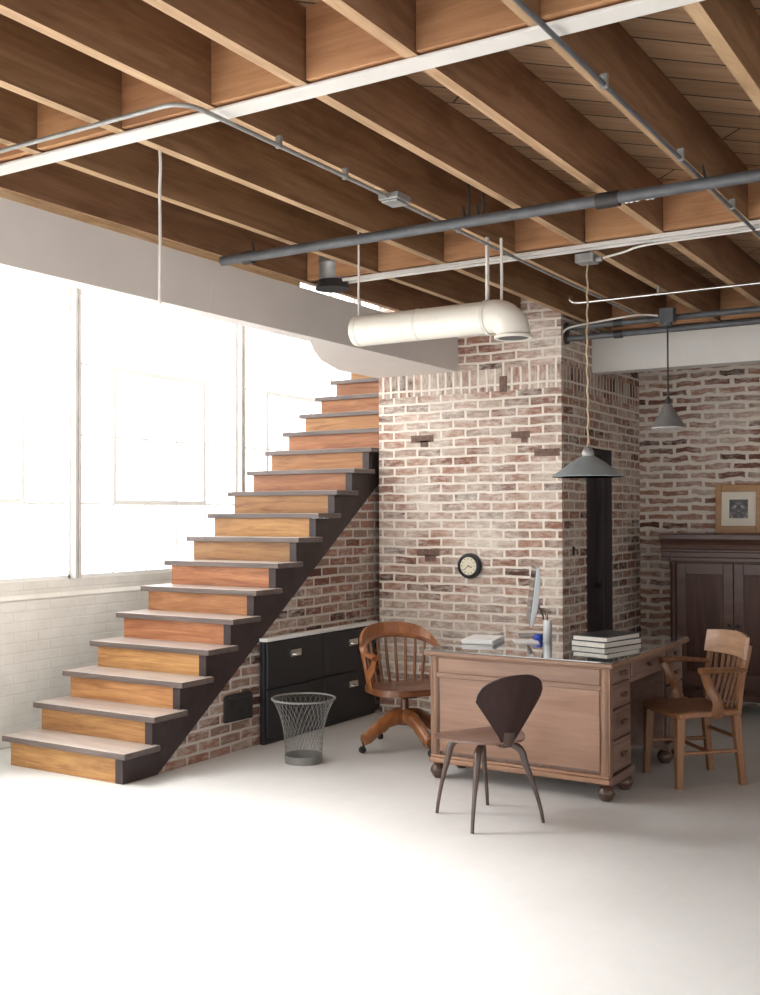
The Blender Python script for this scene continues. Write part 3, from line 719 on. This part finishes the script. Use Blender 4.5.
# ------------------------------------------------------------------ swivel office chair
def swivel():
    cx, cy = 6.36, 3.745; f = math.radians(233)
    r = empty('swivel_chair', (cx, cy, 0), f - PI / 2); tag(r, 'reddish oak swivel armchair with spindle back behind the far end of the desk', 'swivel chair')
    Z = .425; th0 = math.radians(152) - (f - PI / 2)
    for k in range(4):
        a = th0 + k * PI / 2; c, s = math.cos(a), math.sin(a)
        pts = [(c * .02, s * .02, .215), (c * .12, s * .12, .20), (c * .22, s * .22, .145), (c * .29, s * .29, .095), (c * .325, s * .325, .085)]
        MB().tube(catmull(pts, 5), [.042] * 6 + [.038] * 5 + [.036] * 5 + [.032] * 5, 8, flat=1.25, up=(0, 0, 1)).build('leg', M['swivel'], r, smooth=50, bevel=0)
        mb = MB(); mb.tube([(c * .318, s * .318, .075), (c * .318, s * .318, .04)], .009, 8)
        ax = Vector((-s, c, 0)) * .012; ctr = Vector((c * .328, s * .328, .022))
        mb.tube([ctr - ax, ctr + ax], .022, 16)
        mb.build('caster', M['iron'], r, smooth=40)
    MB().lathe([(.0001, .16), (.05, .16), (.055, .2), (.05, .245), (.03, .26), (.026, .33), (.04, .345), (.04, .36), (.0001, .36)], n=20).build('hub', M['swivel_dark'], r, smooth=40)
    mb = MB(); mb.box(-.15, .15, -.03, .03, .355, .385); mb.box(-.03, .03, -.15, .15, .355, .385); mb.build('seat_bracket', M['iron'], r, bevel=.004)
    def sfn(a, b):
        s = a * 2 - 1; t = b * 2 - 1
        k = (abs(s) ** 3.2 + abs(t) ** 3.2); m = max(abs(s), abs(t), 1e-6)
        q = m / max(k ** (1 / 3.2), 1e-6)
        x, y = s * q * .255, t * q * .235
        return (x, y + .01, Z - .022 - .016 * math.exp(-(s * s * 2.5 + (t + .2) ** 2 * 2.5)))
    MB().sheet(sfn, 20, 20, .042).build('seat', M['swivel_dark'], r, smooth=50)
    # horseshoe rail: arms sweep round into the back
    def horse(z0, zb, rx, ry):
        pts = []
        for i in range(25):
            t = -1 + 2 * i / 24; a = PI / 2 + PI * .5 * (1 + t) * 1.0 + PI / 2 * 0
            ang = PI + (PI) * (i / 24)         # from left side round the back to the right side
            x, y = rx * math.cos(ang), ry * math.sin(ang)
            lift = max(0, -math.sin(ang)) ** .8
            pts.append(Vector((x, y - .02, z0 + (zb - z0) * lift)))
        return [Vector((-rx - .005, .20, z0 - .004)), Vector((-rx - .012, .10, z0))] + pts + [Vector((rx + .012, .10, z0)), Vector((rx + .005, .20, z0 - .004))]
    pts = horse(.645, .735, .275, .245)
    n = len(pts)
    MB().tube(pts, [.036, .034] + [.028] * (n - 4) + [.034, .036], 8, flat=.5, up=(0, 0, 1)).build('armrest', M['swivel'], r, smooth=50)
    def crest(a, b):
        ang = PI + PI * (.07 + .86 * a); s = abs(a * 2 - 1)
        x, y = .278 * math.cos(ang), .248 * math.sin(ang)
        top = .010 + .080 * (1 - s ** 4)
        lift = .645 + .09 * max(0, -math.sin(ang)) ** .8
        return (x * (1 + .04 * b), (y - .02) - .02 * b, lift + top * b)
    MB().sheet(crest, 20, 3, .022).build('crest_rail', M['swivel'], r, smooth=50)
    for i in range(8):
        ang = PI + PI * (.20 + .60 * i / 7)
        x, y = math.cos(ang), math.sin(ang)
        zt = .645 + .09 * max(0, -y) ** .8
        MB().tube([(x * .215, y * .195 - .0, Z - .01), (x * .25, y * .225 - .01, .56), (x * .274, y * .243 - .02, zt)], (.010, .012, .009), 8).build('spindle', M['swivel'], r, smooth=60)
    for sx in (-1, 1):
        MB().tube(catmull([(sx * .245, .02, Z - .03), (sx * .275, .05, .50), (sx * .268, .11, .58), (sx * .278, .15, .648)]), .036, 8, flat=.42, up=(1, 0, 0)).build('arm_support', M['swivel'], r, smooth=50)
        MB().tube([(sx * .225, -.08, Z - .015), (sx * .272, -.09, .66)], .022, 8, flat=.6, up=(1, 0, 0)).build('arm_support', M['swivel'], r, smooth=50)
swivel()

# ------------------------------------------------------------------ dark wardrobe and framed picture on it
WX0, WX1, WY0, WY1 = 8.66, UB - .01, 1.62, 2.625
root = empty('wardrobe', (8.92, 2.12, 0)); og = root.location.copy(); tag(root, 'dark mahogany two-door wardrobe with a heavy cornice against the back wall', 'wardrobe')
MB().box(WX0 + .02, WX1, WY0 + .01, WY1 - .01, .15, 1.20).build('carcase', M['mahogany'], root, og)
mb = MB()
prof = [(0, 1.20), (-.02, 1.20), (-.02, 1.225), (-.012, 1.235), (-.012, 1.27), (-.028, 1.275), (-.028, 1.29), (-.016, 1.30), (-.022, 1.33), (-.05, 1.36), (-.07, 1.375), (-.07, 1.41), (-.06, 1.415), (0, 1.415)]
mb.prism([(WX0 + .02 + a, z) for a, z in prof], 'y', WY0 - .07, WY1 + .07)
mb.prism([(WY1 - .01 - a, z) for a, z in prof], 'x', WX0 + .0, WX1)
mb.prism([(WY0 + .01 + a, z) for a, z in prof], 'x', WX0 + .0, WX1)
mb.box(WX0 + .02, WX1, WY0, WY1, 1.20, 1.415)
mb.build('cornice', M['mahogany_rail'], root, og, bevel=.002)
mid = (WY0 + WY1) / 2
for (a, b) in ((WY0 + .055, mid - .003), (mid + .003, WY1 - .055)):
    dm = MB(); s = .075
    dm.box(WX0, WX0 + .024, a, a + s, .21, 1.185); dm.box(WX0, WX0 + .024, b - s, b, .21, 1.185)
    dm.box(WX0, WX0 + .024, a + s, b - s, 1.095, 1.185); dm.box(WX0, WX0 + .024, a + s, b - s, .21, .32)
    d = dm.build('door', M['mahogany_rail'], root, og, bevel=.004)
    MB().box(WX0 + .012, WX0 + .022, a + s, b - s, .32, 1.095).build('door_panel', M['mahogany'], d, og)
    ky = b - .03 if a < mid - .1 else a + .03
    MB().lathe([(.0001, 0), (.010, 0), (.008, .012), (.016, .022), (.012, .032), (.0001, .034)], n=16, M=Matrix.Translation((WX0, ky, .70)) @ Matrix.Rotation(-PI / 2, 4, 'Y')).build('knob', M['iron'], d, og, smooth=50)
for y in (WY0 + .028, WY1 - .028):
    MB().lathe([(.026, .17), (.03, .19), (.024, .21), (.024, 1.15), (.03, 1.17), (.03, 1.195)], (WX0 + .01, y, 0), 18).build('corner_column', M['mahogany'], root, og, smooth=40)
MB().box(WX0 - .015, WX1, WY0 - .01, WY1 + .01, .12, .175).build('base_moulding', M['mahogany'], root, og, bevel=.006)
for x in (WX0 + .05, WX1 - .06):
    for y in (WY0 + .06, WY1 - .06): MB().lathe([(.0001, 0), (.03, 0), (.045, .05), (.032, .1), (.032, .121)], (x, y, 0), 18).build('bun_foot', M['mahogany'], root, og, smooth=50)

PT = 1.415; th = math.radians(4)
r = empty('framed_picture', (UB - .045, 2.192, PT + .001)); r.rotation_euler = (0, th, 0); tag(r, 'small square wooden-framed photograph leaning on the wall above the wardrobe', 'framed picture')
H, W = .40, .372; s = .048
mb = MB(); mb.box(-.012, .012, -W/2, -W/2 + s, 0, H); mb.box(-.012, .012, W/2 - s, W/2, 0, H); mb.box(-.012, .012, -W/2 + s, W/2 - s, 0, .06); mb.box(-.012, .012, -W/2 + s, W/2 - s, H - .06, H)
mb.build('frame', M['frame_wood'], r, bevel=.003)
MB().box(-.004, .008, -W/2 + s, W/2 - s, .06, H - .06).build('mat_board', M['mat_board'], r)
def photo_mat():
    m, nt, bs, out = new_mat('dark_photograph'); co = coords(nt)
    sp = nt.nodes.new('ShaderNodeSeparateXYZ'); nt.links.new(co, sp.inputs[0])
    ay = mth(nt, 'ABSOLUTE', sp.outputs['Y']); cb = nt.nodes.new('ShaderNodeCombineXYZ'); nt.links.new(ay, cb.inputs[0]); nt.links.new(sp.outputs['Z'], cb.inputs[1])
    n = noise(nt, cb.outputs[0], 26, 3, .5)
    c = ramp(nt, [(.42, (.02, .018, .02)), (.55, (.09, .08, .085)), (.66, (.42, .38, .37))], n); nt.links.new(c, bs.inputs['Base Color']); bs.inputs['Roughness'].default_value = .4
    return m
MB().box(-.0052, -.004, -.075, .075, .123, .277).build('photograph', photo_mat(), r)

# ------------------------------------------------------------------ wall clock on the brick block
r = empty('wall_clock', (COL, 3.778, 1.185)); og = r.location.copy(); tag(r, 'small round wall clock with a deep black case on the whitewashed brick', 'clock')
RY = Matrix.Translation((COL, 3.778, 1.185)) @ Matrix.Rotation(-PI / 2, 4, 'Y')
MB().lathe([(.0001, .0), (.092, .0), (.097, .01), (.097, .03), (.090, .048), (.076, .055), (.070, .05), (.069, .042), (.0001, .042)], n=36, M=RY).build('clock_case', M['black_metal'], r, og, smooth=40)
MB().lathe([(.0001, .0425), (.068, .0425), (.068, .0445), (.0001, .0445)], n=36, M=RY).build('clock_face', M['clock_face'], r, og, smooth=40)
mb = MB()
for k in range(12):
    a = k * PI / 6; R2 = Matrix.Rotation(a, 4, 'Z')
    mb.box(-.002, .002, .050, .062, .0445, .0452, M=RY @ R2)
mb.build('hour_marks', M['black_metal'], r, og)
MB().box(-.003, .003, -.008, .034, .0455, .0465, M=RY @ Matrix.Rotation(math.radians(160), 4, 'Z')).build('hour_hand', M['black_metal'], r, og)
MB().box(-.002, .002, -.010, .052, .0468, .0478, M=RY @ Matrix.Rotation(math.radians(40), 4, 'Z')).build('minute_hand', M['black_metal'], r, og)
# small iron hook plate on the side face
r = empty('iron_hook', (7.63, VC, 1.30)); og = r.location.copy(); tag(r, 'tiny dark iron hook plate on the side of the brick block near the door', 'hook')
MB().box(7.612, 7.648, VC - .008, VC + .002, 1.27, 1.335).build('hook_plate', M['iron'], r, og, bevel=.003)
MB().tube([(7.63, VC - .006, 1.315), (7.63, VC - .03, 1.31), (7.63, VC - .034, 1.29), (7.63, VC - .028, 1.28)], .005, 8).build('hook_arm', M['iron'], r, og, smooth=50)

# ------------------------------------------------------------------ hanging lamps
def cord_knot(pts, r, mat, parent, og, name='cord', n=8):
    return MB().tube(pts, r, n).build(name, mat, parent, og, smooth=60)
ax_, ay_ = 5.50, 2.10
r = empty('pendant_lamp', (ax_, ay_, 1.77)); og = r.location.copy(); tag(r, 'grey-green enamel cone pendant lamp on a twisted cord in front of the brick corner', 'pendant lamp')
S = 1.775
MB().lathe([(.190, 0), (.193, .003), (.185, .010), (.085, .080), (.045, .105), (.030, .112), (.030, .109), (.043, .100), (.083, .074), (.182, .004), (.190, 0)], (ax_, ay_, S), 40).build('lamp_shade', M['shade_green'], r, og, smooth=35)
MB().lathe([(.030, .108), (.032, .112), (.032, .13), (.024, .15), (.012, .160), (.0001, .162)], (ax_, ay_, S), 24).build('lamp_cap', M['steel'], r, og, smooth=40)
MB().lathe([(.0001, .018), (.020, .025), (.028, .045), (.022, .07), (.014, .085), (.014, .108)], (ax_, ay_, S), 20).build('bulb', M['shade_inside'], r, og, smooth=60)
pts = []
for i in range(60):
    t = i / 59; z = S + .16 + (2.915 - S - .16) * t
    pts.append((ax_ + .003 * math.sin(t * 60) + .008 * math.sin(t * 9) * math.sin(PI * t), ay_ + .003 * math.cos(t * 60), z))
MB().tube(pts, .0055, 6).build('cord', M['cord_tan'], r, og, smooth=60)
mb = MB(); mb.box(ax_ - .05, ax_ + .05, ay_ - .05, ay_ + .05, 2.915, 2.962); mb.tube([(ax_, ay_ - .05, 2.93), (ax_, ay_ - .085, 2.93)], .014, 10)
mb.build('ceiling_box', M['steel'], r, og, bevel=.004)

bx_, by_ = 7.42, 2.25
r = empty('cone_pendant_lamp', (bx_, by_, 2.17)); og = r.location.copy(); tag(r, 'small grey steep cone pendant lamp hanging before the far white beam', 'pendant lamp')
S = 2.17
MB().lathe([(.114, 0), (.117, .004), (.112, .014), (.040, .13), (.032, .145), (.028, .16), (.016, .165), (.016, .16), (.028, .14), (.036, .128), (.108, .012), (.114, 0)], (bx_, by_, S), 32).build('lamp_shade', M['shade_grey'], r, og, smooth=35)
MB().lathe([(.110, .001), (.1135, .001), (.1135, .013), (.1085, .013)], (bx_, by_, S - .004), 32).build('shade_rim', M['shade_inside'], r, og, smooth=40)
MB().lathe([(.014, .155), (.018, .16), (.018, .20), (.010, .215), (.0001, .217)], (bx_, by_, S), 16).build('lamp_cap', M['iron'], r, og, smooth=40)
MB().lathe([(.0001, .02), (.024, .03), (.03, .05), (.02, .09), (.013, .11), (.013, .15)], (bx_, by_, S), 16).build('bulb', M['shade_inside'], r, og, smooth=60)
MB().tube([(bx_, by_, S + .21), (bx_, by_, 2.90)], .006, 6).build('cord', M['iron'], r, og)
mb = MB(); mb.box(bx_ - .035, bx_ + .035, by_ - .05, by_ + .05, 2.90, 3.0); mb.lathe([(.03, -.025), (.035, 0)], (bx_, by_, 2.90), 12)
mb.build('ceiling_box', M['grey_pipe'], r, og, bevel=.005)

# ------------------------------------------------------------------ white hanging duct with elbow
du, dz = 5.02, 2.588; R = .083
r = empty('air_duct', (du, 2.75, dz)); og = r.location.copy(); tag(r, 'cream round air duct ending in a downward elbow, hung from straps', 'duct')
mb = MB()
pts = [(du, 3.265, dz), (du, 3.26, dz), (du, 3.245, dz), (du, 2.425, dz)]
mb.tube(pts, (R * .80, R * .95, R, R), 32)
for y in (3.23, 2.86, 2.46): mb.tube([(du, y - .006, dz), (du, y + .006, dz)], R + .003, 32)
mb.build('duct_pipe', M['duct'], r, og, smooth=40)
pts = [(du, 2.455, dz)] + [(du, 2.44 - .15 * math.sin(a), dz - .15 + .15 * math.cos(a)) for a in [i * PI / 2 / 8 for i in range(9)]]
pts = [(du, 2.43, dz)] + [(du, 2.415 - .105 * math.sin(a), dz - .105 + .105 * math.cos(a)) for a in [i * PI / 2 / 8 for i in range(9)]]
mb = MB(); mb.tube(pts, R + .003, 32, up=(1, 0, 0), caps=False)
mb.lathe([(R + .003, .0), (R + .014, -.004), (R + .014, -.016), (R - .006, -.016), (R - .006, .03)], (du, 2.31, dz - .105), 32)
mb.f = mb.f[:-1] if False else mb.f
mb.build('elbow', M['duct'], r, og, smooth=40)
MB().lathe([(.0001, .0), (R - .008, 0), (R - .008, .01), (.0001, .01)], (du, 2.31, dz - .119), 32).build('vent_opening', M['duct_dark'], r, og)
mb = MB(); mb.box(du - .012, du + .012, 2.449, 2.461, dz + R - .004, 3.0); mb.tube([(du, 2.445, dz), (du, 2.465, dz)], R + .005, 32)
mb.build('strap', M['cord_white'], r, og)
MB().tube([(du + .05, 2.40, dz + R - .02), (du + .052, 2.398, 2.8), (du + .05, 2.40, 3.0)], .008, 8).build('hanger_rod', M['cord_white'], r, og)
MB().tube([(du, 3.24, dz + R), (du + .004, 3.245, 2.80), (du - .006, 3.236, 3.0), (du, 3.245, ZT)], .006, 8).build('hanger_cord', M['cord_white'], r, og)

# vertical metal flue stub in the bay beside the long white beam
fu, fv = 5.44, 3.70
r = empty('flue_stub', (fu, fv, 2.93)); og = r.location.copy(); tag(r, 'short grey metal flue stub with a dark flared collar above the white beam', 'flue')
MB().lathe([(.085, 2.99), (.085, 3.09), (.089, 3.095), (.089, 3.105), (.085, 3.11), (.085, ZT)], (fu, fv, 0), 28).build('flue_pipe', M['steel'], r, og, smooth=40)
MB().lathe([(.0001, 2.945), (.105, 2.945), (.105, 2.952), (.088, 2.992), (.088, 2.998), (.0001, 2.998)], (fu, fv, 0), 28).build('flue_collar', M['iron'], r, og, smooth=40)

# ------------------------------------------------------------------ ceiling strips, pipes and conduits
mb = MB(); mb.box(2.905, 2.992, -3.9, 3.84, 2.988, 2.9995)
o = mb.build('ceiling_strip', M['white_paint'], org=(2.94, 0, 2.98), bevel=.003); tag(o, 'broad white strip crossing below the joists nearest to the viewer', 'ceiling strip')
mb = MB(); mb.box(5.415, 5.50, -3.9, 3.62, 2.992, 2.9995); mb.box(5.415, 5.425, -3.9, 3.62, 2.98, 2.992); mb.box(5.49, 5.50, -3.9, 3.62, 2.98, 2.992)
o = mb.build('ceiling_strip', M['white_paint'], org=(5.46, 0, 2.98), bevel=.002); tag(o, 'thin whitish channel strip crossing below the joists above the round duct', 'ceiling strip')

r = empty('sprinkler_pipe', (4.45, 1.2, 2.92)); og = r.location.copy(); tag(r, 'thick dark grey steel pipe crossing below the joists', 'pipe')
MB().tube([(4.43, 3.72, 2.92), (4.455, -3.9, 2.92)], .025, 16).build('pipe_run', M['grey_pipe'], r, og, smooth=50)
for v, l in ((1.60, .05), (3.55, .03)): MB().tube([(4.444, v - l, 2.92), (4.444, v + l, 2.92)], .034, 16).build('coupling', M['iron'], r, og, smooth=50)
mb = MB()
for v in (1.52, 1.50, 1.475, 1.43, 1.41): mb.tube([(4.448, v - .006, 2.92), (4.448, v + .006, 2.92)], .0262, 16)
mb.build('paint_marks', M['paper'], r, og)
for v in (2.29, 2.22, 1.19, .36, 3.52):
    MB().tube([(4.45, v, 2.92), (4.45, v, 2.955), (4.45, v + .01, 3.0)], .006, 6).build('hanger_rod', M['iron'], r, og)
for v, z in ((2.262, 3.20), (2.19, 3.16)):
    MB().tube([(4.44, v, 2.94), (4.44, v + .004, z - .1), (4.435, v - .006, z)], .006, 6).build('hanger_rod', M['iron'], r, og)

# thin conduit: across, then along a joist
r = empty('conduit', (2.74, 2.8, 2.965)); og = r.location.copy(); tag(r, 'thin galvanised conduit crossing the near joists and bending along one of them', 'conduit')
arc = [(2.73 + .09 - .09 * math.cos(a), 2.55 - .09 * math.sin(a), 2.965) for a in [i * PI / 2 / 6 for i in range(7)]]
MB().tube([(2.74, 3.82, 2.965), (2.735, 3.0, 2.965)] + arc + [(3.6, 2.452, 2.965), (4.05, 2.452, 2.965)], .0085, 10).build('conduit_tube', M['steel'], r, og, smooth=50)
mb = MB(); mb.box(4.03, 4.15, 2.40, 2.50, 2.955, 2.985); mb.box(4.04, 4.14, 2.41, 2.49, 2.945, 2.955)
mb.build('junction_box', M['steel'], r, og, bevel=.005)
MB().tube([(4.14, 2.452, 2.965), (5.35, 2.456, 2.965), (5.55, 2.458, 2.965), (7.3, 2.46, 2.97)], .0085, 10).build('conduit_tube', M['steel'], r, og, smooth=50)
for u in (3.25, 3.7, 4.7): MB().box(u - .007, u + .007, 2.441, 2.464, 2.954, 2.9995).build('pipe_clip', M['steel'], r, og)
r = empty('conduit', (4.0, 1.215, 2.965)); og = r.location.copy(); tag(r, 'thin dark conduit running along the underside of a joist towards the upper right', 'conduit')
MB().tube([(-2.0, 1.215, 2.965), (2.7, 1.213, 2.965), (5.36, 1.226, 2.965), (7.9, 1.23, 2.965)], .0085, 10).build('conduit_tube', M['grey_pipe'], r, og, smooth=50)
for u in (3.35, 4.2, 5.0): MB().box(u - .007, u + .007, 1.205, 1.229, 2.954, 2.9995).build('pipe_clip', M['steel'], r, og)
r = empty('conduit', (6.7, 1.0, 2.95)); og = r.location.copy(); tag(r, 'bright galvanised conduit crossing in front of the far white beam', 'conduit')
MB().tube([(6.66, 2.66, 2.998), (6.66, 2.66, 2.975), (6.662, 2.64, 2.955), (6.668, 2.60, 2.95), (6.70, -3.9, 2.95)], .0095, 10).build('conduit_tube', M['chrome'], r, og, smooth=50)
for v in (2.08, .82): MB().box(6.665, 6.69, v - .007, v + .007, 2.94, 2.9995).build('pipe_clip', M['steel'], r, og)
for z, u, lab, rr in ((2.945, 7.5, 'upper of two dark pipes above the far white beam', .022), (2.865, 7.5, 'lower of two dark pipes above the far white beam', .022)):
    r = empty('dark_pipe', (u, 1.0, z)); og = r.location.copy(); tag(r, lab, 'pipe', 'dark pipes above the far white beam')
    MB().tube([(u, VC + .01, z), (u, -3.9, z)], rr, 12).build('pipe_run', M['grey_pipe'], r, og, smooth=50)
    MB().tube([(u, VC - .001, z), (u, VC - .02, z)], rr * 1.9, 16).build('wall_flange', M['iron'], r, og, smooth=50)
    MB().tube([(u, 2.66, z), (u, 2.60, z)], rr * 1.35, 12).build('coupling', M['iron'], r, og, smooth=50)
# white cable along the far strip to the lamp box
o = MB().tube(catmull([(5.50, 2.01, 2.935), (5.50, 1.9, 2.95), (5.46, 1.75, 2.962), (5.46, 1.3, 2.964), (5.46, .6, 2.962), (5.46, -.5, 2.964)], 5), .006, 6).build('white_cable', M['cord_white'], org=(5.48, 1.4, 2.95), smooth=60)
tag(o, 'white cable sagging along the far ceiling strip to the lamp box', 'cable')
o = MB().tube(catmull([(7.40, 2.31, 2.95), (7.38, 2.45, 2.965), (7.38, 2.7, 2.95), (7.4, 2.95, 2.93), (7.42, 3.02, 2.90)], 5), .007, 6).build('pale_cable', M['cord_white'], org=(7.4, 2.6, 2.95), smooth=60)
tag(o, 'pale cable looping from the brick block to the small cone lamp box', 'cable')
# loose white cord hanging from a near joist
o = MB().tube(catmull([(3.13, 2.94, 2.9995), (3.128, 2.935, 2.93), (3.135, 2.945, 2.85), (3.126, 2.935, 2.66), (3.13, 2.94, 2.40)], 6), .006, 6).build('hanging_cord', M['cord_white'], org=(3.13, 2.94, 2.40), smooth=60)
tag(o, 'loose white cord hanging from a joist in front of the long white beam', 'cord')

# ------------------------------------------------------------------ light
w = bpy.data.worlds.new('sky'); bpy.context.scene.world = w; w.use_nodes = True
nt = w.node_tree; nt.nodes.clear()
out = nt.nodes.new('ShaderNodeOutputWorld'); bg = nt.nodes.new('ShaderNodeBackground'); nt.links.new(bg.outputs[0], out.inputs[0])
tc = nt.nodes.new('ShaderNodeTexCoord'); sp = nt.nodes.new('ShaderNodeSeparateXYZ'); nt.links.new(tc.outputs['Generated'], sp.inputs[0])
mr_ = nt.nodes.new('ShaderNodeMapRange'); nt.links.new(sp.outputs['Y'], mr_.inputs[0]); mr_.inputs[1].default_value = -.1; mr_.inputs[2].default_value = .35
mr_.inputs[3].default_value = 1.45; mr_.inputs[4].default_value = 3.0
nt.links.new(mr_.outputs[0], bg.inputs['Strength']); bg.inputs['Color'].default_value = (1.0, .995, .985, 1)
def area(name, loc, target, sx, sy, power, col=(1, 1, 1), spread=180, portal=False):
    l = bpy.data.lights.new(name, 'AREA'); l.shape = 'RECTANGLE'; l.size = sx; l.size_y = sy; l.energy = power; l.color = col; l.spread = math.radians(spread)
    o = bpy.data.objects.new(name, l); C.objects.link(o); o.location = loc
    o.rotation_euler = (Vector(target) - Vector(loc)).to_track_quat('-Z', 'Y').to_euler()
    if portal: l.cycles.is_portal = True
    return o
area('window_daylight', (1.6, WL + .9, 3.6), (1.9, 3.9, 0), 3.6, 1.6, 300, (1, .99, .97), 50)

# ------------------------------------------------------------------ camera
cam = bpy.data.cameras.new('camera'); co = bpy.data.objects.new('camera', cam); C.objects.link(co)
FPX, YAW, PITCH, ROLL = 1086.693, .554186, .0154306, .00299422
F = Vector((math.cos(YAW) * math.cos(PITCH), math.sin(YAW) * math.cos(PITCH), math.sin(PITCH)))
R = Vector((math.sin(YAW), -math.cos(YAW), 0)); D = -R.cross(F)
R2 = R * math.cos(ROLL) + D * math.sin(ROLL); D2 = -R * math.sin(ROLL) + D * math.cos(ROLL)
m3 = Matrix((R2, -D2, -F)).transposed()
co.matrix_world = Matrix.Translation((0, 0, 1.58)) @ m3.to_4x4()
cam.sensor_fit = 'VERTICAL'; cam.sensor_height = 36; cam.lens = FPX / 995 * 36; cam.clip_start = .05; cam.clip_end = 100
sc = bpy.context.scene; sc.camera = co
sc.view_settings.view_transform = 'Standard'; sc.view_settings.exposure = 0.40
sc.cycles.use_denoising = True; sc.cycles.max_bounces = 10; sc.cycles.diffuse_bounces = 6; sc.cycles.transparent_max_bounces = 12
